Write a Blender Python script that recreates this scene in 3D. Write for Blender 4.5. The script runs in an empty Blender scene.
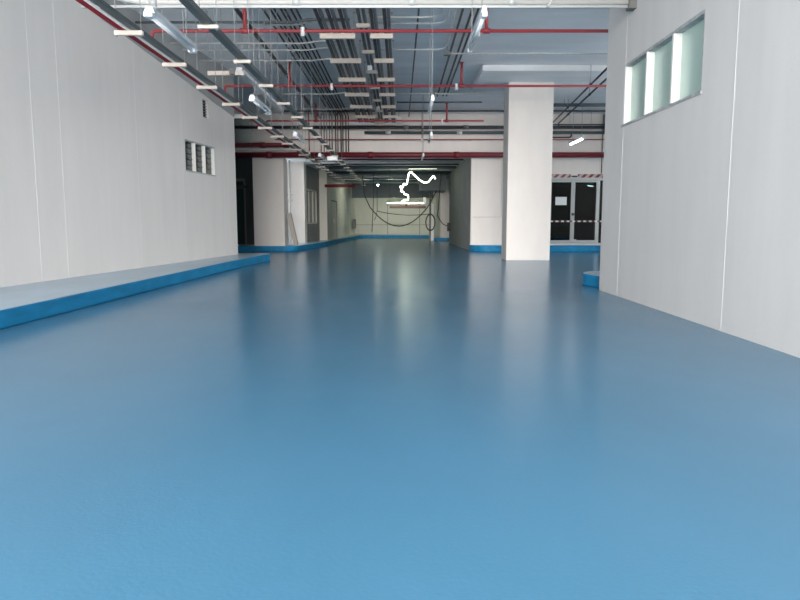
import bpy, bmesh, math, random
from mathutils import Vector, Matrix
random.seed(7)
S = bpy.context.scene
COL = S.collection

# ------------------------------------------------------------------ camera
cam_d = bpy.data.cameras.new('camera')
cam = bpy.data.objects.new('camera', cam_d); COL.objects.link(cam)
cam_d.sensor_width = 36.0; cam_d.lens = 660 / 800 * 36
cam.location = (0, 0, 1.0)
cam.rotation_euler = (math.radians(90 - 6.74), 0, 0)
cam_d.clip_end = 300
S.camera = cam

# ------------------------------------------------------------------ world / exposure
W = bpy.data.worlds.new('overcast'); S.world = W; W.use_nodes = True
bg = W.node_tree.nodes['Background']
bg.inputs['Color'].default_value = (1.0, 0.99, 0.985, 1)
bg.inputs['Strength'].default_value = 1.0
S.view_settings.view_transform = 'Standard'
S.view_settings.look = 'None'
S.view_settings.gamma = 1
S.view_settings.use_curve_mapping = False
S.view_settings.exposure = 2.58
S.cycles.max_bounces = 12
S.cycles.diffuse_bounces = 8

# soft low daylight from the open yard behind the camera
sd = bpy.data.lights.new('daylight', 'SUN'); sd.energy = 0.95; sd.angle = math.radians(28); sd.color = (1.0, 0.965, 0.93)
so = bpy.data.objects.new('daylight', sd); COL.objects.link(so)
so.rotation_euler = (math.radians(90 - 4), 0, math.radians(-3.5)); so.location = (0, -10, 6)

# ------------------------------------------------------------------ materials
def new_mat(name):
    m = bpy.data.materials.new(name); m.use_nodes = True
    nt = m.node_tree
    return m, nt, nt.nodes['Principled BSDF']

def mat(name, col, rough=0.5, metal=0.0, var=0.0, scale=(4, 4, 4), bump=0.0, bscale=None, spec=0.5, detail=4, emit=None, estr=0, nrough=0.55):
    m, nt, b = new_mat(name)
    c = (*col, 1)
    b.inputs['Base Color'].default_value = c
    b.inputs['Roughness'].default_value = rough
    b.inputs['Metallic'].default_value = metal
    b.inputs['Specular IOR Level'].default_value = spec
    if emit:
        b.inputs['Emission Color'].default_value = (*emit, 1)
        b.inputs['Emission Strength'].default_value = estr
    if var or bump:
        tc = nt.nodes.new('ShaderNodeTexCoord')
        mp = nt.nodes.new('ShaderNodeMapping'); mp.inputs['Scale'].default_value = scale
        nt.links.new(tc.outputs['Object'], mp.inputs['Vector'])
        n = nt.nodes.new('ShaderNodeTexNoise'); n.inputs['Scale'].default_value = 1.0
        n.inputs['Detail'].default_value = detail; n.inputs['Roughness'].default_value = nrough
        nt.links.new(mp.outputs[0], n.inputs['Vector'])
        if var:
            r = nt.nodes.new('ShaderNodeValToRGB')
            r.color_ramp.elements[0].position = 0.3; r.color_ramp.elements[1].position = 0.7
            r.color_ramp.elements[0].color = tuple(x * (1 - var) for x in col) + (1,)
            r.color_ramp.elements[1].color = tuple(min(1, x * (1 + var)) for x in col) + (1,)
            nt.links.new(n.outputs['Fac'], r.inputs['Fac'])
            nt.links.new(r.outputs['Color'], b.inputs['Base Color'])
        if bump:
            src = n
            if bscale:
                mp2 = nt.nodes.new('ShaderNodeMapping'); mp2.inputs['Scale'].default_value = bscale
                nt.links.new(tc.outputs['Object'], mp2.inputs['Vector'])
                src = nt.nodes.new('ShaderNodeTexNoise'); src.inputs['Scale'].default_value = 1
                src.inputs['Detail'].default_value = 2
                nt.links.new(mp2.outputs[0], src.inputs['Vector'])
            bp = nt.nodes.new('ShaderNodeBump'); bp.inputs['Strength'].default_value = bump
            bp.inputs['Distance'].default_value = 0.01
            nt.links.new(src.outputs['Fac'], bp.inputs['Height'])
            nt.links.new(bp.outputs['Normal'], b.inputs['Normal'])
    return m

def glass_mat(name, tint, rough=0.02):
    m, nt, b = new_mat(name)
    nt.nodes.remove(b)
    out = nt.nodes['Material Output']
    tr = nt.nodes.new('ShaderNodeBsdfTransparent'); tr.inputs[0].default_value = (*tint, 1)
    gl = nt.nodes.new('ShaderNodeBsdfGlossy'); gl.inputs['Roughness'].default_value = rough
    fr = nt.nodes.new('ShaderNodeFresnel'); fr.inputs['IOR'].default_value = 1.5
    mx = nt.nodes.new('ShaderNodeMixShader')
    nt.links.new(fr.outputs[0], mx.inputs[0]); nt.links.new(tr.outputs[0], mx.inputs[1]); nt.links.new(gl.outputs[0], mx.inputs[2])
    nt.links.new(mx.outputs[0], out.inputs['Surface'])
    return m

M = {}
M['wall'] = mat('painted_render', (0.765, 0.735, 0.705), 0.75, var=0.028, scale=(3.1, 3.1, 0.45), bump=0.12, bscale=(30, 30, 30))
M['seam'] = mat('joint_filler', (0.78, 0.78, 0.77), 0.6)
M['facade'] = mat('warm_white_paint', (0.82, 0.765, 0.715), 0.7, var=0.03, scale=(3, 3, 1), bump=0.05)
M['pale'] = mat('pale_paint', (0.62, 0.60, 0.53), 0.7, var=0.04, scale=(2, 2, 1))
M['ceil'] = mat('concrete_soffit', (0.84, 0.85, 0.86), 0.85, var=0.08, scale=(0.5, 1.6, 1), bump=0.15, bscale=(12, 12, 12))
M['unseen_yard'] = mat('yard_bounce', (0.78, 0.775, 0.76), 0.9, var=0.05, scale=(1, 1, 1))
M['recess'] = mat('recess_shade_teal', (0.055, 0.07, 0.072), 0.8, var=0.1, scale=(2, 2, 1))  # recess shade put into the wall colour as near-black teal
M['topband'] = mat('top_band_grey', (0.36, 0.37, 0.37), 0.85, var=0.12, scale=(1.5, 1.5, 1.5))
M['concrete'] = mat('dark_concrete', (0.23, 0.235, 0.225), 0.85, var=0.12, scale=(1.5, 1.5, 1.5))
M['floor'] = mat('blue_epoxy', (0.070, 0.20, 0.318), 0.21, var=0.05, scale=(0.9, 0.5, 1), bump=0.08, bscale=(60, 60, 60), spec=0.15)
M['kerbtop_sheen'] = mat('pavement_sheen', (0.36, 0.48, 0.58), 0.30, var=0.10, scale=(2.2, 1.0, 2), bump=0.10, bscale=(20, 20, 20))  # same blue paint as the kerb side, wall reflection put into the colour
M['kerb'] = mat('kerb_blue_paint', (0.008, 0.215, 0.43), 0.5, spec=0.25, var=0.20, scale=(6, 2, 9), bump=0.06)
M['red'] = mat('red_enamel', (0.36, 0.045, 0.052), 0.45)
M['darkred'] = mat('dark_red_enamel', (0.15, 0.009, 0.016), 0.45)
M['galv'] = mat('galvanised_steel', (0.60, 0.61, 0.60), 0.45, metal=0.15, var=0.1, scale=(20, 20, 20))
M['whitepipe'] = mat('white_enamel_pipe', (0.62, 0.61, 0.59), 0.4)
M['black'] = mat('black_conduit', (0.030, 0.036, 0.042), 0.5)
M['darkgrey'] = mat('dark_grey_conduit', (0.085, 0.105, 0.12), 0.5, var=0.2, scale=(9, 9, 9))
M['trunk'] = mat('grey_trunking', (0.085, 0.11, 0.115), 0.5, var=0.1, scale=(6, 6, 6))
M['beige'] = mat('beige_channel', (0.70, 0.62, 0.54), 0.55, var=0.06, scale=(20, 20, 20))
M['rod'] = mat('rod_zinc', (0.36, 0.37, 0.37), 0.5, metal=0.3)
M['lampcase'] = mat('lamp_enamel', (0.70, 0.74, 0.78), 0.35)
M['tube'] = mat('unlit_tube', (0.85, 0.87, 0.87), 0.25)
M['white'] = mat('white_plastic', (0.85, 0.85, 0.83), 0.4)
M['litwarm'] = mat('lit_warm_tube', (1, 1, 0.9), 0.3, emit=(0.95, 1.0, 0.80), estr=26)
M['lit'] = mat('lit_tube', (1, 1, 1), 0.3, emit=(1.0, 0.98, 0.93), estr=5)
M['rope'] = mat('rope_light_glow', (1, 1, 0.9), 0.3, emit=(0.93, 1.0, 0.76), estr=1.7)
M['alu'] = mat('aluminium', (0.40, 0.42, 0.42), 0.4, metal=0.5)
M['winframe'] = mat('white_window_enamel', (0.90, 0.89, 0.85), 0.4)
M['reveal'] = mat('raw_cement_reveal', (0.46, 0.47, 0.47), 0.8, var=0.3, scale=(14, 14, 14))
M['frost'] = mat('frosted_green_glass', (0.54, 0.70, 0.62), 0.18, var=0.08, scale=(1.5, 1.5, 0.3))
M['louvre'] = mat('dark_louvre_glass', (0.03, 0.05, 0.05), 0.12)
M['tint'] = glass_mat('tinted_door_glass', (0.14, 0.20, 0.20))
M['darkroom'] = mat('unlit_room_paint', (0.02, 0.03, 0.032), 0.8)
M['paper'] = mat('paper', (0.80, 0.84, 0.83), 0.8)
M['wood'] = mat('weathered_board', (0.42, 0.38, 0.33), 0.7, var=0.15, scale=(30, 30, 3))
M['brown'] = mat('rust_brown_enamel', (0.12, 0.045, 0.03), 0.5)
M['grey'] = mat('grey_box', (0.16, 0.16, 0.15), 0.5)
M['rubber'] = mat('black_rubber', (0.02, 0.022, 0.02), 0.6)

def stripe_mat(name, c1, c2, freq, slant):
    m, nt, b = new_mat(name)
    tc = nt.nodes.new('ShaderNodeTexCoord'); sp = nt.nodes.new('ShaderNodeSeparateXYZ')
    nt.links.new(tc.outputs['Object'], sp.inputs[0])
    mul = nt.nodes.new('ShaderNodeMath'); mul.operation = 'MULTIPLY_ADD'; mul.inputs[1].default_value = slant
    nt.links.new(sp.outputs['Z'], mul.inputs[0]); nt.links.new(sp.outputs['X'], mul.inputs[2])
    f = nt.nodes.new('ShaderNodeMath'); f.operation = 'MULTIPLY'; f.inputs[1].default_value = freq
    nt.links.new(mul.outputs[0], f.inputs[0])
    fr = nt.nodes.new('ShaderNodeMath'); fr.operation = 'FRACT'; nt.links.new(f.outputs[0], fr.inputs[0])
    gt = nt.nodes.new('ShaderNodeMath'); gt.operation = 'GREATER_THAN'; gt.inputs[1].default_value = 0.5
    nt.links.new(fr.outputs[0], gt.inputs[0])
    mx = nt.nodes.new('ShaderNodeMix'); mx.data_type = 'RGBA'
    mx.inputs['A'].default_value = (*c1, 1); mx.inputs['B'].default_value = (*c2, 1)
    nt.links.new(gt.outputs[0], mx.inputs['Factor']); nt.links.new(mx.outputs['Result'], b.inputs['Base Color'])
    b.inputs['Roughness'].default_value = 0.5
    return m
M['tape'] = stripe_mat('red_white_tape', (0.50, 0.44, 0.42), (0.22, 0.03, 0.04), 4.2, -1.0)
M['dash'] = stripe_mat('white_dash_tape', (0.72, 0.70, 0.68), (0.10, 0.02, 0.025), 5.2, 0.0)

# ------------------------------------------------------------------ mesh helpers
class MB:
    def __init__(s):
        s.v = []; s.f = []; s.m = []; s.sm = []
    def box(s, x0, x1, y0, y1, z0, z1, mi=0, tf=None):
        p = [Vector(c) for c in ((x0,y0,z0),(x1,y0,z0),(x1,y1,z0),(x0,y1,z0),(x0,y0,z1),(x1,y0,z1),(x1,y1,z1),(x0,y1,z1))]
        if tf is not None: p = [tf @ q for q in p]
        n = len(s.v); s.v += p
        for q in ((0,3,2,1),(4,5,6,7),(0,1,5,4),(1,2,6,5),(2,3,7,6),(3,0,4,7)):
            s.f.append([n+i for i in q]); s.m.append(mi); s.sm.append(False)
        return s
    def prism(s, pts, z0, z1, top=0, side=0):
        n = len(s.v); k = len(pts)
        s.v += [Vector((x, y, z0)) for x, y in pts] + [Vector((x, y, z1)) for x, y in pts]
        s.f.append([n+i for i in range(k)][::-1]); s.m.append(side); s.sm.append(False)
        s.f.append([n+k+i for i in range(k)]); s.m.append(top); s.sm.append(False)
        for i in range(k):
            j = (i+1) % k
            s.f.append([n+i, n+j, n+k+j, n+k+i]); s.m.append(side); s.sm.append(False)
        return s
    def tube(s, pts, r, seg=10, mi=0, bend=0.0, caps=True):
        pts = [Vector(p) for p in pts]
        if bend > 0 and len(pts) > 2:
            out = [pts[0]]
            for i in range(1, len(pts)-1):
                a, b, c = pts[i-1], pts[i], pts[i+1]
                d = min(bend, (a-b).length*0.45, (c-b).length*0.45)
                p = b+(a-b).normalized()*d; q = b+(c-b).normalized()*d
                for t in (0, .25, .5, .75, 1):
                    out.append(p*(1-t)**2 + b*2*t*(1-t) + q*t*t)
            out.append(pts[-1]); pts = out
        n0 = len(s.v); k = len(pts)
        prev = None
        for i, p in enumerate(pts):
            if i == 0: d = pts[1]-p
            elif i == k-1: d = p-pts[i-1]
            else: d = (pts[i+1]-p).normalized() + (p-pts[i-1]).normalized()
            d.normalize()
            if prev is None:
                up = Vector((0,0,1)) if abs(d.z) < .9 else Vector((1,0,0))
                u = d.cross(up).normalized()
            else:
                u = prev - d*prev.dot(d); u.normalize()
            prev = u; w = d.cross(u)
            for j in range(seg):
                a = 2*math.pi*j/seg
                s.v.append(p + (u*math.cos(a) + w*math.sin(a))*r)
        for i in range(k-1):
            for j in range(seg):
                q = (j+1) % seg
                s.f.append([n0+i*seg+j, n0+i*seg+q, n0+(i+1)*seg+q, n0+(i+1)*seg+j]); s.m.append(mi); s.sm.append(True)
        if caps:
            s.f.append([n0+j for j in range(seg)][::-1]); s.m.append(mi); s.sm.append(False)
            s.f.append([n0+(k-1)*seg+j for j in range(seg)]); s.m.append(mi); s.sm.append(False)
        return s
    def lathe(s, prof, c, seg=12, mi=0):
        n0 = len(s.v); c = Vector(c)
        for r, z in prof:
            for j in range(seg):
                a = 2*math.pi*j/seg
                s.v.append(c+Vector((r*math.cos(a), r*math.sin(a), z)))
        for i in range(len(prof)-1):
            for j in range(seg):
                q = (j+1) % seg
                s.f.append([n0+i*seg+j, n0+i*seg+q, n0+(i+1)*seg+q, n0+(i+1)*seg+j]); s.m.append(mi); s.sm.append(True)
        s.f.append([n0+j for j in range(seg)][::-1]); s.m.append(mi); s.sm.append(False)
        s.f.append([n0+(len(prof)-1)*seg+j for j in range(seg)]); s.m.append(mi); s.sm.append(False)
        return s
    def build(s, name, mats, parent=None, bevel=0.0, origin=None):
        me = bpy.data.meshes.new(name)
        o0 = Vector(origin) if origin is not None else Vector((0,0,0))
        me.from_pydata([tuple(v-o0) for v in s.v], [], s.f)
        if not isinstance(mats, (list, tuple)): mats = [mats]
        for m in mats: me.materials.append(m)
        for p, mi, sm in zip(me.polygons, s.m, s.sm):
            p.material_index = mi; p.use_smooth = sm
        bm = bmesh.new(); bm.from_mesh(me); bmesh.ops.recalc_face_normals(bm, faces=bm.faces); bm.to_mesh(me); bm.free()
        o = bpy.data.objects.new(name, me); COL.objects.link(o)
        if origin is not None and parent is None: o.location = o0
        if parent is not None: o.parent = parent
        if bevel:
            md = o.modifiers.new('bevel', 'BEVEL'); md.width = bevel; md.segments = 2; md.limit_method = 'ANGLE'
        return o

def tag(o, label, cat, group=None, kind=None):
    o['label'] = label; o['category'] = cat
    if group: o['group'] = group
    if kind: o['kind'] = kind
    return o
def thing(name, label, cat, loc=(0,0,0), group=None):
    o = bpy.data.objects.new(name, None); COL.objects.link(o); o.location = loc
    o.empty_display_size = 0.1
    return tag(o, label, cat, group)
def struct(o, label, cat):
    return tag(o, label, cat, kind='structure')
def copy_tree(o, parent=None):
    c = o.copy(); COL.objects.link(c)
    if parent is not None: c.parent = parent
    for ch in list(o.children): copy_tree(ch, c)
    return c
ORD = ['nearest', 'second nearest', 'third nearest', 'fourth nearest', 'fifth nearest', 'sixth nearest', 'seventh nearest', 'eighth nearest', 'ninth nearest', 'tenth nearest', 'eleventh nearest', 'twelfth nearest'] + \
      ['%s nearest' % w for w in ('thirteenth', 'fourteenth', 'fifteenth', 'sixteenth', 'seventeenth', 'eighteenth', 'nineteenth', 'twentieth', 'twenty-first', 'twenty-second', 'twenty-third')]

CZ = 4.65      # hall ceiling
CC = 3.30      # passage ceiling
FY = 23.0      # facade plane
def ceil_at(y):
    return CZ if y < FY else (3.2 if y < FY+0.5 else CC)

# ------------------------------------------------------------------ structure
struct(MB().box(-9, 11.5, -2.2, 50, -0.2, 0).build('floor', M['floor']), 'glossy blue epoxy floor running through the hall', 'floor')
yd = MB(); yd.box(-30, 32, -40, -2.2, -0.25, -0.02); yd.box(11.5, 32, -2.2, 50, -0.25, -0.02)  # unseen pale ground added to bounce daylight onto the hall ceiling
struct(yd.build('unseen_yard', M['unseen_yard']), 'unseen pale yard added outside the hall to bounce light onto the ceiling', 'unseen_yard')
c = MB(); c.box(-9, 11.5, -2.0, FY, CZ, CZ+0.25); c.box(-9, -5.06, FY, 24.4, CZ, CZ+0.25)
struct(c.build('ceiling', M['ceil']), 'grey concrete ceiling of the hall behind the pipes', 'ceiling')
struct(MB().box(-9, 5, FY+0.5, 47, CC, CC+0.25).build('ceiling_passage', M['ceil']), 'low concrete ceiling of the far passage', 'ceiling')

def wall(name, p0, p1, z0, z1, thick, holes=(), seams=(), mats=('wall', 'seam'), label='', y_end=None):
    """face along p0->p1, body on the +n side"""
    p0 = Vector((*p0, 0)); p1 = Vector((*p1, 0)); d = (p1-p0); L = d.length; d.normalize()
    n = Vector((-d.y, d.x, 0))
    tf = Matrix(((d.x, n.x, 0, p0.x), (d.y, n.y, 0, p0.y), (0, 0, 1, 0), (0, 0, 0, 1)))
    mb = MB(); us = sorted({0.0, L} | {h[0] for h in holes} | {h[1] for h in holes})
    for a, b in zip(us[:-1], us[1:]):
        cut = sorted((h[2], h[3]) for h in holes if h[0] <= a+1e-6 and h[1] >= b-1e-6)
        z = z0
        for q0, q1 in cut:
            if q0 > z: mb.box(a, b, 0, thick, z, q0, 0, tf)
            z = q1
        if z < z1: mb.box(a, b, 0, thick, z, z1, 0, tf)
    for u in seams:
        mb.box(u-0.0045, u+0.0045, -0.002, 0.01, z0+0.005, z1-0.005, 1, tf)
    o = mb.build(name, [M[m] for m in mats])
    struct(o, label, 'wall')
    return o, tf

# right wall: face at X~2.95, from behind the camera to Y=9.73
RX0, RX1 = 2.98, 2.95
yw = lambda Y: 9.73 - Y                       # u along the wall measured from its far corner
wr_holes = [(yw(8.98), yw(6.68), 2.25, 3.05)]
wall_r, tf_r = wall('wall_right', (RX1, 9.73), (RX0, -2.0), 0, CZ, 0.25, wr_holes, [yw(8.93), yw(6.02), yw(3.1), yw(0.2)], label='pale grey rendered wall at the right with a high strip window')
# unseen back side of the same block, lengthened and darkened to dim door reflections
wall('wall_right_end', (12.0, 9.73), (RX1+0.25, 9.73), 0, CZ, -0.25, mats=('concrete', 'seam'), label='unseen end wall behind the right corner, lengthened to dim door reflections')
# left wall (angled)
lx = lambda Y: -5.855 + 0.1033*Y
LW0, LW1 = (lx(-2.0), -2.0), (lx(16.8), 16.8)
cl = math.hypot(1, 0.1033)
yl = lambda Y: (Y+2.0)*cl
ll_holes = [(yl(13.85), yl(15.45), 2.04, 2.70), (yl(14.85), yl(15.15), 3.29, 3.68)]
wall_l, tf_l = wall('wall_left', LW0, LW1, 0, CZ, 0.22, ll_holes, [yl(5.2), yl(9.05), yl(9.66), yl(11.86), yl(13.72), yl(16.0)], label='pale grey rendered wall at the left above the blue pavement')
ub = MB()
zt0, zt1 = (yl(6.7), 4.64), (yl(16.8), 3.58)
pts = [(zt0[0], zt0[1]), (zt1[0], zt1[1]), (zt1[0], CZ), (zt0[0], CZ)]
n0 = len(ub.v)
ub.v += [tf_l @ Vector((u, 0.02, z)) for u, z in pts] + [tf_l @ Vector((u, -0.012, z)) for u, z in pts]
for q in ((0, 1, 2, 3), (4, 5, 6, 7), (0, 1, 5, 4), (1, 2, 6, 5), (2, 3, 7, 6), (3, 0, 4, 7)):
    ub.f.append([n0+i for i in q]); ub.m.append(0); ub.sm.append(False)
struct(ub.build('wall_left_top', M['topband']), 'darker grey band at the top of the left wall', 'wall')  # darker grey band with a sloped lower edge over the wall top
wall('wall_left_end', (lx(16.8)-0.22, 16.58), (-9, 16.58), 0, CZ, -0.22, mats=('concrete', 'seam'), label='return of the left wall at its far corner')
wall('wall_light_block', (11.2, 23.0), (11.2, 17.6), 0, CZ, 0.25, mats=('wall', 'seam'), label='unseen side wall added at far right to dim the glass doors')  # unseen wall added to block daylight falling on the door wall
# left recess
wall('wall_recess', (-8.6, 16.8), (-8.6, 24.2), 0, CZ, 0.2, mats=('recess', 'seam'), label='recess side wall behind the left wall, its shade put into the colour')
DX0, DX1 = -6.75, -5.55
wall('wall_recess_back', (-8.6, 24.0), (-4.9, 24.0), 0, CZ, 0.2, [(8.6+DX0, 8.6+DX1, 0.185, 2.55)], mats=('recess', 'seam'), label='recess back wall beside the left pillar, its shade put into the colour')
# facade beam
struct(MB().box(-5.06, 12.0, FY, FY+0.5, 3.2, CZ).build('beam', M['facade']), 'warm white deep beam above the passage opening', 'beam')
struct(MB().box(-5.06, -4.0, FY, FY+0.8, 0.1, 3.2).build('pillar_left', M['facade'], bevel=0.01), 'broad warm white pillar at the left of the passage', 'pillar')
struct(MB().box(-4.6, -3.72, 26.0, 26.6, 0.1, CC).build('pillar_inner', M['facade'], bevel=0.01), 'second warm white pillar just inside the passage at left', 'pillar')
struct(MB().box(-4.2, -3.27, 29.9, 30.5, 0.1, CC).build('pillar_deep', M['pale'], bevel=0.01), 'third pillar down the left side of the passage', 'pillar')
# facade right block + door wall
DL, DR = 5.11, 7.45
wall('wall_back', (2.45, FY), (12.0, FY), 0, 3.2, 0.25, [(DL-2.45, DR-2.45, 0.25, 2.5)], mats=('facade', 'seam'), label='warm white facade wall with the glass doors')
# passage walls
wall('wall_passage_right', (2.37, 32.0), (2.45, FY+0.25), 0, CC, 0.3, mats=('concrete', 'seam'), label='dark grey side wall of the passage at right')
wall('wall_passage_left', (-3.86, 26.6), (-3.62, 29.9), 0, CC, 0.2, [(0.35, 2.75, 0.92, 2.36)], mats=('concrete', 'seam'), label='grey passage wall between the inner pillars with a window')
pl_o, tf_pl = wall('wall_passage_far_left', (-3.27, 30.5), (-2.98, 44.0), 0, CC, 0.2, [(1.0, 3.4, 0.185, 2.05)], [5.2, 8.5, 11], mats=('pale', 'seam'), label='pale far left wall of the passage with a flush door')
wf = MB(); wf.box(-3.2, 4.5, 44.0, 44.25, 0, CC)
wf.box(-3.0, 2.2, 43.992, 44.01, 0.80, 0.83, 1)
for x in (-0.82, 1.3): wf.box(x-0.02, x+0.02, 43.99, 44.01, 0.185, 2.4, 1)
struct(wf.build('wall_far', [M['pale'], M['concrete']]), 'pale end wall of the passage', 'wall')
struct(MB().box(2.2, 2.9, 36.0, 36.7, 0.1, CC).build('pillar_far_right', M['facade'], bevel=0.01), 'narrow pinkish pillar deep in the passage at right', 'pillar')
wall('wall_passage_far_right', (2.1, 44.0), (2.25, 36.7), 0, CC, 0.2, mats=('pale', 'seam'), label='pale far right wall of the passage')
struct(MB().box(4.3, 4.5, 23.2, 44.0, 0, CC).build('wall_side_room', M['concrete']), 'wall hidden beyond the far right pillar', 'wall')
# column and drop panel
struct(MB().box(2.77, 3.91, 17.27, 18.05, 0, 4.52).build('column', M['facade'], bevel=0.012), 'large warm white square column standing on the blue floor', 'column')
struct(MB().box(1.94, 4.97, 16.0, 19.0, 4.52, CZ).build('drop_panel', M['ceil']), 'white edged concrete drop panel over the column', 'ceiling')

# raised pavements
def kerb(name, pts, h, label):
    o = MB().prism(pts, 0.0, h, 0, 1).build(name, [M['kerbtop_sheen'], M['kerb']], bevel=0.018)
    struct(o, label, 'pavement'); return o
def arc(cx, cy, r, a0, a1, n=8):
    return [(cx+r*math.cos(math.radians(a0+(a1-a0)*i/n)), cy+r*math.sin(math.radians(a0+(a1-a0)*i/n))) for i in range(n+1)]
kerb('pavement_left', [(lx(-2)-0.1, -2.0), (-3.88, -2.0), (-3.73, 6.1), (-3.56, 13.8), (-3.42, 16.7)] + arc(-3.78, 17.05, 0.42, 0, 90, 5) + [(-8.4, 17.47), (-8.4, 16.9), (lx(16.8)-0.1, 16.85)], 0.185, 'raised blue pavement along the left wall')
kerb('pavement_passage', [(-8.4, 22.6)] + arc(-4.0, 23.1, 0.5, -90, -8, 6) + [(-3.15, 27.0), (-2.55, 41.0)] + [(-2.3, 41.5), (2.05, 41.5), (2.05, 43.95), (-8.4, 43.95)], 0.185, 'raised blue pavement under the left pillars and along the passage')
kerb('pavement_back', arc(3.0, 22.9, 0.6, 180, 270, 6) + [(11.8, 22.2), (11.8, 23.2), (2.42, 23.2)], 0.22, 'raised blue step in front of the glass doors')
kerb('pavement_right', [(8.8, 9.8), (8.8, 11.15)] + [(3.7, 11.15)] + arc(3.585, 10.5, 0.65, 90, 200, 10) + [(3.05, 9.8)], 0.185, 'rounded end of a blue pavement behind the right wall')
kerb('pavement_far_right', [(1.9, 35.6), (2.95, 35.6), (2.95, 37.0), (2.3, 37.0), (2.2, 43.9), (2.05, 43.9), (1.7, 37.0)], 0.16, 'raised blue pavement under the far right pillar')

# ------------------------------------------------------------------ windows
def strip_window(name, tf, u0, u1, z0, z1, n, pane_mat, label, depth=0.10, louvres=0, mull=0.055, flip=False):
    w = MB()
    w.box(u0-0.02, u1+0.02, 0.003, depth+0.05, z1-0.03, z1+0.0, 0, tf)
    w.box(u0-0.02, u1+0.02, -0.012, depth+0.05, z0, z0+0.03, 0, tf)
    w.box(u0, u0+0.02, 0.003, depth+0.05, z0+0.03, z1-0.03, 0, tf); w.box(u1-0.02, u1, 0.003, depth+0.05, z0+0.03, z1-0.03, 0, tf)
    root = w.build(name, [M['reveal']]); struct(root, label, 'window')
    step = (u1-u0)/n
    edges = [u0+step*i for i in range(n+1)]
    mus = edges[:-1] if flip else edges[1:]
    for e in mus:
        a = e if flip else e-mull
        MB().box(a+0.0, a+mull, 0.0, depth+0.03, z0+0.03, z1-0.03, 0, tf).build('mullion', M['winframe'], root)
    for i in range(n):
        a, b = edges[i]+0.02, edges[i+1]-0.02
        if louvres:
            fr = MB().box(a, b, depth+0.06, depth+0.07, z0+0.03, z1-0.03, 0, tf).build('pane', M['darkroom'], root)
            lv = MB(); hh = (z1-z0-0.06)/louvres
            for k in range(louvres):
                zz = z0+0.03+hh*k
                rot = tf @ Matrix.Translation((0, depth+0.035, zz+hh*0.5)) @ Matrix.Rotation(math.radians(-10), 4, 'X')
                lv.box(a, b, -0.004, 0.004, -hh*0.5, hh*0.5, 0, rot)
            lv.build('louvre', M['louvre'], root)
        else:
            MB().box(a, b, depth, depth+0.012, z0+0.03, z1-0.03, 0, tf).build('pane', pane_mat, root)
    return root
strip_window('window_1', tf_r, yw(8.98), yw(6.68), 2.25, 3.05, 3, M['frost'], 'high strip window of three frosted green panes in the right wall', flip=True, depth=0.09, mull=0.042)
strip_window('window_2', tf_l, yl(13.85), yl(15.45), 2.04, 2.70, 3, M['louvre'], 'small window of three dark louvred panes in the left wall', louvres=5, mull=0.035, depth=0.045)
v = MB().box(yl(14.85), yl(15.15), 0.06, 0.08, 3.29, 3.68, 0, tf_l).build('wall_vent', M['darkroom'])
tag(v, 'small dark ventilation slot high in the left wall', 'vent')
vl = MB()
for k in range(6): vl.box(yl(14.86), yl(15.14), 0.03, 0.06, 3.31+k*0.06, 3.325+k*0.06, 0, tf_l)
vl.build('slat', M['grey'], v)
# passage window (two panes)
tfp = wall.__globals__['tf_pl']
def passage_window():
    p0 = Vector((-3.86, 26.6, 0)); p1 = Vector((-3.62, 29.9, 0)); d = (p1-p0).normalized(); n = Vector((-d.y, d.x, 0))
    tf = Matrix(((d.x, n.x, 0, p0.x), (d.y, n.y, 0, p0.y), (0, 0, 1, 0), (0, 0, 0, 1)))
    f = MB()
    f.box(0.35, 2.75, 0, 0.1, 0.92, 0.98, 0, tf); f.box(0.35, 2.75, 0, 0.1, 2.30, 2.36, 0, tf)
    for u in (0.35, 1.15, 1.95, 2.69): f.box(u, u+0.06, 0, 0.1, 0.98, 2.30, 0, tf)
    r = struct(f.build('window_3', M['pale']), 'tall passage window of three panes past the inner left pillar', 'window')
    for a, b in ((0.41, 1.15), (1.21, 1.95), (2.01, 2.69)):
        MB().box(a, b, 0.05, 0.06, 0.98, 2.30, 0, tf).build('pane', M['louvre'], r)
passage_window()
# passage flush door
f = MB()
for a, b in ((1.0, 1.06), (3.34, 3.4)): f.box(a, b, 0.0, 0.12, 0.185, 2.05, 0, tf_pl)
f.box(1.06, 3.34, 0.0, 0.12, 1.99, 2.05, 0, tf_pl)
r = struct(f.build('door_3', M['concrete']), 'flush double door in the far left passage wall', 'door')
for a, b in ((1.06, 2.195), (2.205, 3.34)):
    lf = MB().box(a, b, 0.04, 0.08, 0.19, 1.99, 0, tf_pl).build('leaf', M['pale'], r)
MB().box(2.25, 2.28, 0.0, 0.04, 0.95, 1.15, 0, tf_pl).build('handle', M['alu'], r)

# glass doors in the facade
fr = MB()
fw = 0.055
y0, y1 = FY+0.02, FY+0.10
fr.box(DL, DR, y0, y1, 2.42, 2.50); fr.box(DL, DR, y0, y1, 0.25, 0.28)
for x in (DL, 6.83, DR-fw): fr.box(x, x+fw, y0, y1, 0.28, 2.42)
door = struct(fr.build('door_1', M['alu']), 'double glass doors with aluminium frame beyond the column', 'door')
for i, (a, b) in enumerate(((DL+fw, 5.965), (5.975, 6.83))):
    lf = MB()
    lf.box(a, a+0.06, y0+0.005, y1-0.01, 0.29, 2.41); lf.box(b-0.06, b, y0+0.005, y1-0.01, 0.29, 2.41)
    lf.box(a+0.06, b-0.06, y0+0.005, y1-0.01, 0.29, 0.37); lf.box(a+0.06, b-0.06, y0+0.005, y1-0.01, 2.36, 2.41)
    leaf = lf.build('leaf', M['alu'], door)
    MB().box(a+0.06, b-0.06, FY+0.055, FY+0.065, 0.37, 2.36).build('pane', M['tint'], leaf)
MB().box(6.885, DR-fw, FY+0.055, FY+0.065, 0.28, 2.42).build('pane', M['tint'], door)
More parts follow.
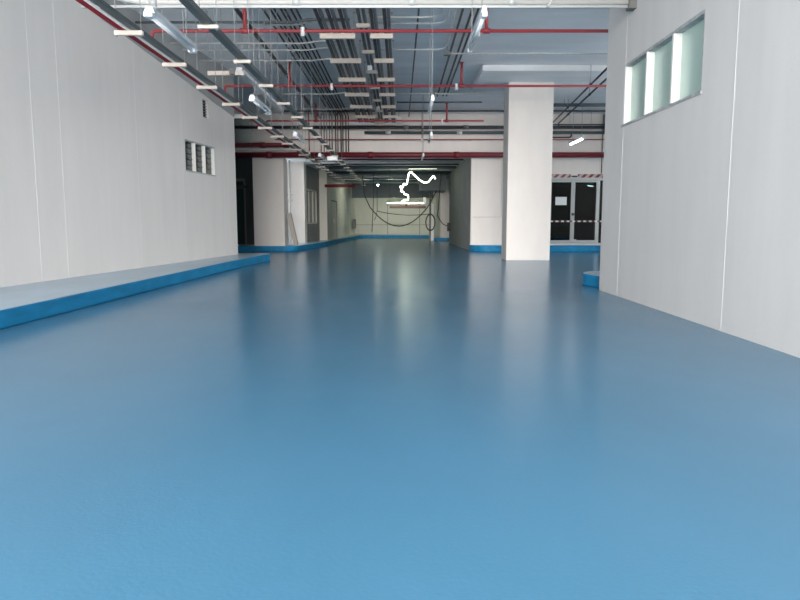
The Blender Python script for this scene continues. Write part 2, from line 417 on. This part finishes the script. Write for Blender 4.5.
MB().box(5.93, 6.02, FY-0.005, FY+0.03, 1.22, 1.31).build('lock', M['black'], door)
MB().box(5.88, 6.08, FY-0.03, FY+0.02, 2.52, 2.58).build('door_closer', M['black'], door)
MB().box(6.0, 6.12, FY-0.01, FY+0.03, 0.33, 0.40).build('bottom_lock', M['alu'], door)
tag(MB().box(DL+0.04, 5.86, FY-0.012, FY-0.002, 2.51, 2.63).build('hazard_tape', M['tape']), 'red and white striped tape above the left glass door', 'tape', 'striped tapes over the doors')
tag(MB().box(6.10, 7.0, FY-0.012, FY-0.002, 2.51, 2.63).build('hazard_tape', M['tape']), 'red and white striped tape above the right glass door', 'tape', 'striped tapes over the doors')
tag(MB().box(DL+0.02, 7.3, FY+0.006, FY+0.019, 1.00, 1.05).build('barrier_tape', M['dash']), 'thin dashed white tape stretched across both glass doors', 'tape')
tag(MB().box(5.37, 5.76, FY+0.045, FY+0.054, 1.58, 1.86).build('paper_notice', M['paper']), 'blank looking white paper notice on the left glass door', 'notice')
# dark room behind
rm = MB()
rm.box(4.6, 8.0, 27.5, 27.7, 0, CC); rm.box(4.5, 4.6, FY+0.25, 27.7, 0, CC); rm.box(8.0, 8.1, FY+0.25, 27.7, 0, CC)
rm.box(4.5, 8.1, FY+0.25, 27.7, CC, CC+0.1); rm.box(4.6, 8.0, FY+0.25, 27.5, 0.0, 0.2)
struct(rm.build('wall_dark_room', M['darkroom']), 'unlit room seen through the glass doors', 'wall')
# recess door
fr = MB()
for x in (DX0, -6.18, DX1-0.06): fr.box(x, x+0.06, 23.98, 24.08, 0.185, 2.5)
fr.box(DX0, DX1, 23.98, 24.08, 2.45, 2.55)
d2 = struct(fr.build('door_2', M['grey']), 'dark glass door in the recess left of the left pillar', 'door')
for a, b in ((DX0+0.06, -6.18), (-6.12, DX1-0.06)):
    MB().box(a, b, 24.02, 24.03, 0.18, 2.47).build('pane', M['louvre'], d2)
MB().tube([(-6.05, 23.93, 0.6), (-6.05, 23.93, 1.9)], 0.02).build('pull_handle', M['alu'], d2)
MB().box(DX0, DX1+0.1, 23.8, 24.0, 2.2, 2.3).build('door_header', M['black'], d2)

# ------------------------------------------------------------------ trapeze hangers
def make_hanger(width, ch, top, label, group, cat='pipe hanger', dep=0.045):
    """origin at channel centre; channel of height ch, rods up to `top` above the origin"""
    t = thing('pipe_hanger', label, cat, (0,0,0), group)
    c = MB()
    h = ch/2; w = width/2
    c.box(-w, w, -dep/2, -dep/2+0.006, -h, h); c.box(-w, w, dep/2-0.006, dep/2, -h, h); c.box(-w, w, -dep/2+0.006, dep/2-0.006, -h, -h+0.006)
    c.build('channel', M['beige'], t)
    for s in (-1, 1):
        rd = MB().tube([(s*(w-0.018), 0, -h-0.012), (s*(w-0.018), 0, top)], 0.0045, 6).build('rod', M['rod'], t)
        MB().lathe([(0.012, -h-0.014), (0.012, -h-0.001)], (s*(w-0.018), 0, 0), 6).build('nut', M['rod'], rd)
        MB().lathe([(0.02, top-0.02), (0.02, top)], (s*(w-0.018), 0, 0), 8).build('anchor', M['rod'], rd)
    return t
def clamp(parent, x, h, r):
    pass
def hanger_row(x, z, ys, width, ch, labelf, group, dep=0.045):
    protos = {}
    for i, y in enumerate(ys):
        top = round(ceil_at(y)-z, 3)
        lab = labelf(i)
        if top not in protos:
            t = make_hanger(width, ch, top, lab, group, dep=dep); protos[top] = t
        else:
            t = copy_tree(protos[top]); t['label'] = lab
        t.location = (x, y, z)

def run(name, pts, r, m, label, cat, group=None, bend=0.0, seg=10, parts=None):
    o = MB().tube(pts, r, seg, 0, bend).build(name, M[m])
    tag(o, label, cat, group)
    return o

# --- wall-side cable tray (left)
T1X, TZ = -2.89, 3.0
ys1 = [7.32+1.43*i for i in range(22)]
hanger_row(T1X, TZ, ys1, 0.30, 0.045, lambda i: '%s beige hanger under the red pipe and trunking along the left wall' % ORD[i], 'hangers of the wall-side run')
tp = TZ+0.0225
run('fire_main', [(T1X-0.085, 1.0, tp+0.035), (T1X-0.085, 38.2, tp+0.035)], 0.035, 'darkred', 'dark red pipe on the hangers nearest the left wall', 'pipe')
run('conduit', [(T1X-0.015, 1.0, tp+0.014), (T1X-0.015, 38.2, tp+0.014)], 0.014, 'galv', 'thin steel conduit between the dark red pipe and the trunking', 'conduit')
tag(MB().box(T1X+0.042, T1X+0.105, 1.0, 38.2, tp, tp+0.045).build('cable_trunking', M['trunk']), 'dark grey cable trunking beside the dark red pipe', 'trunking')
# --- second tray
T2X = -1.98
ys2 = [7.1+1.48*i for i in range(21)]
hanger_row(T2X, TZ, ys2, 0.21, 0.035, lambda i: '%s beige hanger under the single wide grey trunking' % ORD[i], 'hangers of the single trunking run')
tag(MB().box(T2X-0.05, T2X+0.03, 1.0, 37.5, TZ+0.0175, TZ+0.0775).build('cable_trunking', M['trunk']), 'single wide grey trunking right of the wall-side run', 'trunking')
# wide hanger with junction box and pale duct
t = make_hanger(0.64, 0.07, CZ-3.6, 'wide pale hanger carrying a small dark box left of the single trunking', None)
t.location = (-3.06, 12.0, 3.6)
b = MB().box(-2.98, -2.90, 11.9, 11.975, 3.565, 3.66).build('junction_box', M['grey']); tag(b, 'small dark junction box on the wide pale hanger', 'box')
tag(MB().box(-2.885, -2.78, 12.0, 16.2, 3.636, 3.70).build('cable_trunking', M['lampcase']), 'pale trunking starting at the wide pale hanger', 'trunking')
# white box on tray 2
t = thing('junction_box', 'white box under the single trunking in front of the thick red pipe', 'box', (-1.93, 19.2, 2.80))
MB().box(-0.15, 0.15, -0.06, 0.06, -0.06, 0.06).build('casing', M['white'], t, bevel=0.008)
MB().box(-0.08, 0.08, -0.066, -0.06, -0.03, 0.03).build('lens', M['tube'], t)
for s in (-.06, .06): MB().tube([(s, 0, 0.06), (s, 0, 0.2175)], 0.006, 6).build('bracket', M['rod'], t)

# --- centre conduit banks
ysc = [12.07+1.79*i for i in range(6)]
BZ = 4.245
hanger_row(-1.10, BZ, ysc, 0.62, 0.088, lambda i: '%s broad beige hanger of the left conduit bank overhead' % ORD[i], 'hangers of the left conduit bank', 0.06)
hanger_row(-0.325, BZ, ysc, 0.40, 0.08, lambda i: '%s beige hanger of the right conduit bank overhead' % ORD[i], 'hangers of the right conduit bank', 0.06)
hanger_row(-0.645, 4.42, ysc, 0.24, 0.065, lambda i: '%s narrow beige hanger between the two conduit banks' % ORD[i], 'hangers of the middle conduits', 0.06)
names = ['leftmost', 'second from left', 'third from left', 'fourth from left', 'fifth from left', 'rightmost']
for i, x in enumerate((-1.34, -1.265, -1.15, -1.075, -0.955, -0.88)):
    run('conduit', [(x, 4.0, BZ+0.044+0.032), (x, 22.55, BZ+0.044+0.032)], 0.032, 'black' if i % 2 == 0 else 'darkgrey', '%s dark conduit on the broad hangers of the left bank' % names[i], 'conduit', 'conduits of the left bank')
for i, x in enumerate((-0.465, -0.40, -0.25, -0.185)):
    run('conduit', [(x, 4.0, BZ+0.04+0.03), (x, 22.55, BZ+0.04+0.03)], 0.03, 'black' if i % 2 == 0 else 'darkgrey', '%s dark conduit on the hangers of the right bank' % (names[:3]+['rightmost'])[i], 'conduit', 'conduits of the right bank')
for i, x in enumerate((-0.70, -0.61)):
    run('conduit', [(x, 4.0, 4.4525+0.03), (x, FY-0.005, 4.4525+0.03)], 0.03, 'darkgrey', '%s dark conduit on the narrow middle hangers' % ('left', 'right')[i], 'conduit', 'middle conduits')
# boxes at the end of the banks
for i, (x0, x1, lab) in enumerate(((-1.72, -0.80, 'long pale box ending the left conduit bank at the beam'), (-0.52, -0.14, 'pale box ending the right conduit bank at the beam'))):
    t = thing('pull_box', lab, 'box', ((x0+x1)/2, 22.75, 4.31))
    w = (x1-x0)/2
    MB().box(-w, w, -0.2, 0.25, -0.10, 0.06).build('casing', M['beige'], t, bevel=0.006)
    MB().box(-w+0.03, w-0.03, -0.206, -0.2, -0.08, 0.03).build('cover', M['lampcase'], t)
b = thing('pull_box', 'small white box just right of the right conduit bank', 'box', (-0.04, 22.4, 4.36))
MB().box(-0.09, 0.09, -0.06, 0.06, -0.1, 0.1).build('casing', M['white'], b, bevel=0.006)
MB().tube([(0, 0, 0.1), (0, 0, CZ-4.36)], 0.012, 6).build('stem', M['rod'], b)
for i, (x, y, z) in enumerate(((-0.65, 14.75, 4.30), (-0.65, 20.1, 4.34))):
    b = thing('junction_box', ('white junction box hung between the conduit banks, nearer one', 'white junction box hung between the conduit banks, farther one')[i], 'box', (x, y, z), 'boxes between the conduit banks')
    MB().box(-0.05, 0.05, -0.04, 0.04, -0.05, 0.05).build('casing', M['white'], b, bevel=0.006)
    MB().tube([(0.0, 0, 0.05), (0.0, 0, CZ-z)], 0.008, 6).build('stem', M['rod'], b)

# --- thin conduits bundle, running along the ceiling then down the beam
bx = [-2.31, -2.19, -2.12, -2.01, -1.945, -1.84, -1.75]
nm = ['leftmost', 'second', 'third', 'middle', 'fifth', 'sixth', 'rightmost']
for i, x in enumerate(bx):
    run('conduit', [(x, 3.0, 4.57), (x, FY-0.020, 4.57), (x, FY-0.020, 3.33)], 0.018, 'black', '%s of seven thin dark conduits on the ceiling turning down the beam' % nm[i], 'conduit', 'thin ceiling conduits', 0.12, 8)
for i, x in enumerate((-2.68, -2.58, -2.49, -2.40)):
    run('conduit', [(x, FY-0.016, CZ), (x, FY-0.016, 3.33)], 0.012, 'darkgrey' if i % 2 else 'darkred', '%s thin upright conduit on the beam beside the bundle' % nm[i], 'conduit', 'upright conduits on the beam', 0, 8)

# black pipe left of the bundle
t = thing('drain_pipe', 'black pipe on the ceiling left of the thin conduits', 'pipe', (-2.71, 3.0, 4.5))
MB().tube([(0, 0, 0), (0, FY-3.0, 0)], 0.038, 12).build('pipe', M['black'], t)
for k in range(9):
    y = 6.0+k*2.05-3.0
    MB().lathe([(0.016, 0.0), (0.016, 0.12)], (0, y, 0.03), 6).build('hanger_stem', M['rod'], t)
    MB().tube([(0, y-0.03, 0), (0, y+0.03, 0)], 0.045, 12).build('collar', M['galv'], t)

# depth conduits on the right half of the ceiling
run('conduit', [(0.33, 3.0, 4.56), (0.30, FY, 4.56)], 0.016, 'black', 'single thin black conduit right of the conduit banks', 'conduit')
for i, (x, yb, xe) in enumerate(((0.70, 11.85, 0), (0.82, 12.2, 0), (0.93, 14.0, 0))):
    run('conduit', [(x, 3.0, 4.50), (x, yb, 4.50), (-0.5, yb, 4.50)], 0.019, 'galv', '%s steel conduit bending left across the ceiling' % ('nearest', 'middle', 'farthest')[i], 'conduit', 'steel conduits bending left', 0.25, 8)
for i, x in enumerate((1.06, 1.22, 1.32)):
    run('conduit', [(x, 3.0, 4.56), (x, 19.3, 4.56)], 0.022, 'black', '%s black conduit on the ceiling left of the column' % ('left', 'middle', 'right')[i], 'conduit', 'black conduits near the column', 0, 8)

# transverse conduits under the slab
TL = [(11.9, 0.022, 'darkgrey', 'nearest steel conduit running from the left wall to the left conduit bank'), (13.25, 0.018, 'galv', 'second steel conduit running from the left wall to the left conduit bank'),
      (13.75, 0.018, 'galv', 'third steel conduit running from the left wall to the left conduit bank'), (14.62, 0.018, 'galv', 'fourth steel conduit running from the left wall to the left conduit bank'),
      (18.35, 0.022, 'galv', 'fifth steel conduit running from the left wall to the left conduit bank'), (20.75, 0.018, 'galv', 'last steel conduit before the beam running to the left conduit bank')]
for i, (y, r, m, lab) in enumerate(TL):
    x0 = lx(y)+0.05 if y < 16 else -4.0
    run('conduit', [(x0, y, 4.43), (-1.85, y, 4.43), (-1.55, y-0.16, 4.43), (-0.86, y-0.16, 4.43)], r, m, lab, 'conduit', 'steel conduits to the left bank', 0.06, 8)
    if i == 0: run('conduit', [(-2.4, y+0.14, 4.43), (-1.80, y+0.14, 4.43), (-1.50, y-0.06, 4.43), (-0.86, y-0.06, 4.43)], 0.018, 'galv', 'short steel conduit just behind the nearest one at the left bank', 'conduit', None, 0.06, 8)
TR = [(14.2, 0.98, 8, 'galv', 0.018, 4.47), (18.3, -0.1, 2.3, 'galv', 0.024, 4.43), (20.7, -0.1, 2.5, 'darkgrey', 0.022, 4.625), (22.2, -3.8, 6.9, 'darkgrey', 0.03, 4.61)]
TN = ['thin steel conduit crossing to the right wall between the first two red pipes', 'steel conduit from the right bank to the drop panel behind the second red pipe',
      'dark conduit from the right bank to the column before the third red pipe', 'dark pipe across the ceiling just before the beam']
for (y, x0, x1, m, r, z), lab in zip(TR, TN):
    run('conduit', [(x0, y, z), (x1, y, z)], r, m, lab, 'conduit', None, 0, 8)
for i, (x, y, zb) in enumerate(((0.98, 14.2, 4.47), (0.86, 18.3, 4.43))):
    t = thing('junction_box', ('small square junction box on the steel conduit nearest the first lamp row', 'small square junction box on the steel conduit behind the second red pipe')[i], 'box', (x, y, zb))
    MB().box(-0.07, 0.07, -0.06, 0.06, -0.035, 0.035).build('casing', M['grey'], t, bevel=0.006)
    MB().tube([(0, 0.03, 0.035), (0, 0.03, CZ-zb)], 0.012, 6).build('stem', M['rod'], t)

# --- red sprinkler pipes
def sprinkler(y, z, x0, x1, label, risers, heads, drop):
    t = thing('sprinkler_pipe', label, 'sprinkler pipe', (0, y, z), 'red sprinkler branches')
    MB().tube([(x0, 0, -0.16), (x0, 0, 0), (x1, 0, 0)], 0.028, 12, 0, 0.09).build('pipe', M['red'], t)
    for x in risers:
        rs = MB().tube([(x, 0, 0.0), (x, 0, CZ-z)], 0.03, 10).build('riser', M['red'], t)
        MB().tube([(x-0.06, 0, 0), (x+0.06, 0, 0)], 0.043, 12).build('coupling', M['red'], t)
        MB().lathe([(0.05, CZ-z-0.02), (0.05, CZ-z)], (x, 0, 0), 10).build('ceiling_flange', M['red'], rs)
    for x in heads:
        h = MB().lathe([(0.022, -0.09), (0.035, -0.085), (0.035, 0.03), (0.04, 0.05), (0.022, 0.06)], (x, -0.01, 0), 10).build('sprinkler_head', M['white'], t)
    return t
sprinkler(11.3, 4.12, -4.08, 8.5, 'nearest thin red sprinkler pipe crossing under the ceiling', (-2.55, 1.42), (-1.60, 1.28), 0)
sprinkler(15.72, 4.12, -4.05, 8.5, 'second thin red sprinkler pipe passing in front of the column top', (-2.55, 1.42), (-1.58, 1.30), 0)
sprinkler(21.0, 4.12, -4.15, 2.6, 'third thin red sprinkler pipe close to the beam', (-2.6, 1.45), (1.3,), 0)
t = thing('sprinkler_pipe', 'thin red pipe along the middle of the white beam', 'sprinkler pipe', (0, 22.72, 3.76), 'red sprinkler branches')
MB().tube([(-4.2, 0, 0), (7.0, 0, 0)], 0.018, 10).build('pipe', M['red'], t)
for x in (-3.4, -1.4, 0.9, 2.4):
    MB().tube([(x, 0, 0), (x, 0.28, 0)], 0.012, 8).build('wall_bracket', M['rod'], t)
# --- thick dark red mains at the beam
def main(z, x0, x1, r, label, m='darkred', couplings=(), y=22.55, name='fire_main', cm='red', group=None, bracket=True):
    t = thing(name, label, 'pipe', (0, y, z), group)
    MB().tube([(x0, 0, 0), (x1, 0, 0)], r, 16).build('pipe', M[m], t)
    for x in couplings:
        MB().tube([(x-0.09, 0, 0), (x+0.09, 0, 0)], r+0.018, 16).build('coupling', M[cm], t)
    if bracket:
        for x in (x0+0.6, (x0+x1)/2, x1-0.5):
            MB().tube([(x, 0, 0), (x, FY-y, 0)], 0.02, 8).build('wall_bracket', M['rod'], t)
    return t
main(3.235, -7.9, 9.5, 0.09, 'thick dark red fire main along the foot of the beam', 'darkred', (-4.4, -1.0, 1.9), cm='darkred')
main(3.56, -7.9, -3.75, 0.075, 'shorter thick dark red main above the left pillar', 'darkred', (-4.6, -3.8), cm='darkred', bracket=False)
main(3.42, -7.9, -3.2, 0.03, 'thin white pipe between the two dark red mains at the left pillar', 'whitepipe', bracket=False, y=22.62)
main(4.14, -7.9, 9.5, 0.055, 'black insulated pipe along the top of the beam', 'black', (-3.3, 0.2, 2.2), cm='grey')
main(3.985, -1.2, 7.1, 0.05, 'dark grey pipe below the black pipe on the right half of the beam', 'trunk', (-0.4, 2.0), y=22.7, cm='galv')
for i, (x, zt, zb, m) in enumerate(((-2.05, CZ, 3.05, 'darkred'), (0.73, CZ, 3.72, 'darkred'), (-3.0, CZ, 3.3, 'darkred'))):
    lab = ('slim red drop pipe before the left part of the beam', 'slim red drop pipe before the middle of the beam', 'slim red drop pipe near the wall-side run by the beam')[i]
    t = thing('drop_pipe', lab, 'pipe', (x, 22.25, zb), 'slim drop pipes at the beam')
    MB().tube([(0, 0, 0), (0, 0, zt-zb)], 0.016, 8).build('pipe', M[m], t)
    MB().lathe([(0.02, -0.1), (0.034, -0.09), (0.034, 0), (0.018, 0.02)], (0, 0, 0), 10).build('sprinkler_head', M['white'], t)

# --- white crossing pipe near the camera
t = thing('steel_pipe', 'white pipe crossing the whole hall at the top edge of view', 'pipe', (0, 8.667, 3.74))
MB().tube([(-3.9, -0.6, 0.12), (-3.45, 0, 0), (2.93, 0, 0)], 0.034, 14, 0, 0.3).build('pipe', M['whitepipe'], t)
MB().box(-4.0, 2.95, 0.0, 0.03, -0.065, -0.034).build('strut', M['alu'], t)
for x in (-3.1, -1.3, 0.15, 1.4):
    MB().tube([(x-0.05, 0, 0), (x+0.05, 0, 0)], 0.041, 14).build('coupling', M['galv'], t)
    MB().tube([(x, 0, 0.03), (x, 0, CZ-3.74)], 0.008, 8).build('hanger_rod', M['rod'], t)
MB().box(2.86, 2.957, -0.07, 0.07, -0.09, 0.06).build('wall_clamp', M['grey'], t)
run('conduit', [(-2.95, 2.0, 3.87), (-2.95, 8.2, 3.87), (2.9, 8.5, 3.87)], 0.016, 'galv', 'thin steel conduit above the white crossing pipe', 'conduit', None, 0.3, 8)
run('conduit', [(1.98, 8.60, 3.90), (1.84, 8.60, 3.66)], 0.018, 'whitepipe', 'short pale conduit slanting across the white crossing pipe', 'conduit')

# --- right hand pipes
for i, (x, y, x2, y2) in enumerate(((4.30, 13.8, 4.96, 22.1), (4.62, 15.0, 5.18, 22.1))):
    t = thing('drain_pipe', '%s of two dark pipes slanting behind the right wall corner' % ('left', 'right')[i], 'pipe', (0, 0, 4.2), 'slanting dark pipes')
    d = Vector((x2-x, y2-y, 0)).normalized()
    MB().tube([Vector((x, y, 0))-d*4, (x2, y2, 0), (x2, y2, -0.12)], 0.022, 10, 0, 0.08).build('pipe', M['black'], t)
    for k in (2.2, 5.3):
        p = Vector((x, y, 0))+d*k
        top = (4.52 if (1.94 < p.x < 4.97 and 16 < p.y < 19) else CZ)-4.2
        MB().tube([p, p+Vector((0, 0, top))], 0.007, 6).build('hanger_rod', M['rod'], t)
        MB().tube([p-d*0.05, p+d*0.05], 0.032, 10).build('collar', M['black'], t)
run('drain_pipe', [(4.2, 20.2, 4.46), (7.6, 20.2, 4.46)], 0.05, 'trunk', 'dark horizontal pipe right of the column', 'pipe')
for i, x in enumerate((4.9, 6.9)):
    tag(MB().tube([(x, 20.2, 4.51), (x, 20.2, CZ)], 0.008, 6).build('hanger_rod', M['rod']), '%s rod holding the dark pipe right of the column' % ('left', 'right')[i], 'rod', 'rods of the dark pipe')
t = thing('control_box', 'slim dark upright box high on the facade at the right corner', 'box', (6.98, 22.93, 4.35))
MB().box(-0.07, 0.07, -0.06, 0.07, -0.3, 0.27).build('casing', M['grey'], t, bevel=0.008)
MB().box(-0.05, 0.05, -0.068, -0.06, -0.24, 0.2).build('cover', M['black'], t)
run('conduit', [(4.2, 22.97, 3.86), (5.83, 22.97, 3.86), (5.83, 22.97, 4.07)], 0.025, 'black', 'dark conduit with a bend on the facade above the left glass door', 'conduit', None, 0.08)
run('conduit', [(6.90, 22.975, 4.05), (6.90, 22.975, 2.65)], 0.013, 'black', 'thin dark upright conduit above the right glass door', 'conduit')
for i, x in enumerate((5.0, 5.6, 6.3)):
    tag(MB().tube([(x, 22.3, 4.2), (x, 22.3, CZ)], 0.007, 6).build('hanger_rod', M['rod']), '%s thin rod hanging from the ceiling before the doors' % ('left', 'middle', 'right')[i], 'rod', 'rods before the doors')
# rail the rods carry
run('strut_rail', [(4.1, 22.3, 4.19), (7.2, 22.3, 4.19)], 0.02, 'black', 'thin dark rail hung before the doors', 'rail')
# conduits on the right block
run('conduit', [(2.50, 22.985, 1.17), (3.5, 22.985, 1.17), (3.5, 22.985, 3.14)], 0.012, 'galv', 'thin conduit with a bend on the white block left of the column', 'conduit')
t = thing('pipe_hanger', 'pale upright bracket assembly in the gap right of the left pillar', 'bracket', (-3.95, 23.95, 0.185))
MB().tube([(0, 0, 0), (0, 0, 3.0)], 0.03, 8).build('pole', M['galv'], t)
for z in (1.55, 1.75): MB().box(-0.07, 0.09, -0.05, 0.05, z, z+0.06).build('clamp', M['galv'], t)

# ------------------------------------------------------------------ lamps
def lamp(x, y, z, L, label, lit=None, rot=0.0, group='hanging batten lamps', w=0.05):
    t = thing('batten_lamp', label, 'lamp', (x, y, z), group)
    c = MB()
    prof = [(-w, 0.0), (-w*0.55, 0.06), (w*0.55, 0.06), (w, 0.0)]
    n = len(c.v)
    for yy in (-L/2, L/2):
        c.v += [Vector((a, yy, b)) for a, b in prof]
    for q in ((0,1,2,3), (7,6,5,4), (0,4,5,1), (1,5,6,2), (2,6,7,3), (3,7,4,0)):
        c.f.append([n+i for i in q]); c.m.append(0); c.sm.append(False)
    c.build('housing', M['lampcase'], t)
    MB().tube([(0, -L/2+0.04, -0.022), (0, L/2-0.04, -0.022)], 0.018, 12).build('tube', M[lit] if lit else M['tube'], t)
    for s in (-1, 1):
        MB().box(-w*0.8, w*0.8, s*(L/2)-0.035, s*(L/2)+0.035, -0.04, 0.0).build('end_cap', M['lampcase'], t)
        MB().tube([(0, s*L*0.35, 0.06), (0, s*L*0.35, ceil_at(y)-z)], 0.006, 6).build('rod', M['rod'], t)
    t.rotation_euler = (0, 0, rot)
    return t
LY = [6.83, 11.0, 15.15, 19.55]
for i, y in enumerate(LY):
    lamp(-2.26, y, 2.87, 1.25, '%s unlit batten lamp between the wall-side run and the single trunking' % ORD[i])
for i, y in enumerate(LY):
    lamp((0.76, 0.50, 0.68, 0.66)[i], y, 2.87, 1.25, '%s unlit batten lamp hung left of the column' % ORD[i], w=0.028)
lamp(7.10, 25.0, 2.36, 0.6, 'small lit batten lamp seen through the right glass door', 'lit', rot=math.radians(-40), w=0.04)
lamp(5.50, 20.95, 3.50, 1.5, 'lit batten lamp glowing in front of the glass doors', 'lit', w=0.06)

# ------------------------------------------------------------------ passage contents
PY = [24.6, 25.6, 26.6, 27.7, 29.05, 30.55, 31.85, 33.4, 35.0, 37.0, 39.2, 41.6]
for i, y in enumerate(PY):
    m = 'darkred' if i == 0 else ('trunk', 'galv', 'black')[i % 3]
    r = (0.03, 0.045, 0.03, 0.06)[i % 4]
    xr = 2.33 if y < 32 else (0.95 if y < 36 else 2.1)
    run('cross_pipe', [(-3.2, y, CC-r), (xr, y, CC-r)], r, m, '%s pipe crossing under the passage ceiling' % ORD[i], 'pipe', 'cross pipes of the passage')
    for k, x in enumerate((-1.4, 1.2)):
        pass
run('fire_main', [(-3.35, 29.8, 2.60), (-2.0, 29.8, 2.60)], 0.07, 'darkred', 'short thick red pipe at the third pillar of the passage', 'pipe')
tag(MB().box(-2.9, 2.0, 40.2, 40.6, 2.45, CC-0.01).build('duct', M['trunk']), 'dark square duct across the far end of the passage', 'duct')
tag(MB().box(1.0, 2.3, 33.0, 35.5, 2.55, CC-0.01).build('duct', M['trunk']), 'dark boxy duct under the passage ceiling at right', 'duct')

# glowing rope light and crosswise lit batten
t = thing('rope_light', 'glowing zigzag rope light hanging in the far passage', 'rope light', (0, 28.1, 0))
pts = [(1.48, 0, 2.80), (1.40, .04, 2.93), (1.19, 0, 2.67), (1.02, -.04, 2.63), (0.81, 0, 2.76), (0.45, .03, 3.10), (0.37, 0, 3.02), (0.28, 0, 2.56), (0.14, .04, 2.60), (0.13, 0, 2.43), (0.0, 0, 2.50), (0.07, 0, 2.36), (0.04, .05, 2.27), (0.16, 0, 2.26), (0.18, 0, 2.16), (0.30, .04, 2.15), (0.35, 0, 2.08), (0.33, 0, 1.90), (0.22, 0, 1.93), (0.08, 0, 1.86)]
MB().tube(pts, 0.026, 8, 0, 0.05).build('glowing_tube', M['rope'], t)
for x, z in ((0.45, 3.1), (1.40, 2.92)): MB().tube([(x, 0.03, z), (x, 0.03, CC)], 0.006, 6).build('cord', M['rubber'], t)
t = thing('batten_lamp', 'lit batten lamp hung crosswise under the rope light', 'lamp', (0.27, 28.4, 1.80))
MB().tube([(-0.82, 0, 0), (0.78, 0, 0)], 0.022, 10).build('tube', M['rope'], t)
MB().box(-0.72, 0.83, 0.04, 0.12, -0.22, -0.12).build('housing', M['brown'], t)
MB().box(0.72, 0.83, -0.06, 0.06, -0.05, 0.24).build('end_cap', M['white'], t)
MB().box(-0.05, 0.05, 0.0, 0.08, -0.14, 0.0).build('bracket', M['brown'], t)
for x in (-0.7, 0.7): MB().tube([(x, 0.0, 0.02), (x, 0.0, CC-1.80)], 0.006, 6).build('cord', M['rubber'], t)
lamp(0.95, 27.92, 3.235, 1.25, 'lit batten lamp set crosswise under the passage ceiling', 'rope', rot=math.radians(90))
lamp(0.0, 41.05, 2.95, 1.25, 'added lit lamp hidden behind the square duct to brighten the far wall', 'litwarm', rot=math.radians(90))  # unseen lamp added behind the duct to brighten the far wall
lamp(-1.2, 35.9, 3.0, 1.25, 'lit batten lamp midway along the passage at left', 'litwarm', rot=0)

def sag(a, b, drop, n=14):
    a = Vector(a); b = Vector(b)
    return [a.lerp(b, i/n) - Vector((0, 0, drop*4*(i/n)*(1-i/n))) for i in range(n+1)]
run('cable', [(-1.85, 33, 3.3), (-1.75, 33, 2.3)] + sag((-1.5, 33, 1.75), (1.45, 33, 1.85), 1.0) + [(1.8, 33.05, 2.54)], 0.025, 'rubber', 'thick dark cable sagging across the far passage', 'cable', None, 0, 8)
run('cable', sag((-1.15, 33.55, 1.55), (1.45, 33.55, 1.40), 0.12) , 0.016, 'rubber', 'thin dark cable stretched above the sagging thick one', 'cable', None, 0, 8)
run('cable', [(-1.28, 32.6, 3.3), (-1.30, 32.6, 1.95), (-1.38, 32.6, 0.5)], 0.016, 'rubber', 'dark cable dropping at the left end of the sagging one', 'cable', None, 0, 8)
run('cable', [(-1.30, 33.55, 1.10), (-1.22, 33.55, 1.25), (-1.15, 33.55, 1.56), (-1.15, 33.55, 3.3)], 0.014, 'rubber', 'thin dark cable rising from the bunch at left of the passage', 'cable', None, 0, 8)
t = thing('cable_coil', 'round coil of black cable hung on the far steel post', 'cable', (1.55, 34, 0.98))
for k in range(3):
    n = 24; rr = 0.22+0.012*k
    MB().tube([(rr*math.cos(2*math.pi*i/n), -0.05-0.03*k, rr*1.75*math.sin(2*math.pi*i/n)) for i in range(n+1)], 0.014, 8, caps=False).build('loop', M['rubber'], t)
MB().tube([(0, -0.06, 0.38), (0, -0.06, 1.57)], 0.012, 6).build('tail', M['rubber'], t)
t = thing('post', 'slim upright post with a pale face deep in the passage', 'post', (1.70, 36, 0))
MB().box(-0.12, -0.02, -0.05, 0.05, 0, 3.19).build('dark_flange', M['grey'], t)
MB().box(-0.02, 0.13, -0.05, 0.05, 0, 2.0).build('pale_face', M['white'], t)
run('cable', [(1.9, 31, 3.3), (1.78, 31, 1.6)] + sag((1.75, 31, 1.3), (2.25, 31.2, 0.85), 0.15, 8), 0.018, 'rubber', 'dark cable looping to the box on the right passage wall', 'cable', None, 0, 8)
t = thing('control_box', 'black box low on the right passage wall with a cable', 'box', (2.29, 31.2, 0.82))
MB().box(-0.06, 0.07, -0.15, 0.15, -0.25, 0.15).build('casing', M['rubber'], t, bevel=0.01)
MB().box(-0.068, -0.06, -0.1, 0.1, 0.0, 0.1).build('cover', M['grey'], t)
t = thing('control_box', 'dark grey box on the far left wall of the passage', 'box', (-2.90, 42.0, 0.9))
MB().box(-0.08, 0.1, -0.25, 0.25, -0.3, 0.28).build('casing', M['grey'], t, bevel=0.01)
MB().box(-0.088, -0.08, -0.2, 0.2, -0.25, -0.02).build('cover', M['brown'], t)
# leaning board by the left pillar
t = MB()
tfb = Matrix.Translation((-3.595, 23.3, 0.19)) @ Matrix.Rotation(math.radians(-12), 4, 'Y')
t.box(-0.15, 0.0, 0, 0.18, 0.0, 1.16, 0, tfb)
b = t.build('board', M['wood'], bevel=0.004); tag(b, 'weathered grey board leaning on the left pillar', 'board')
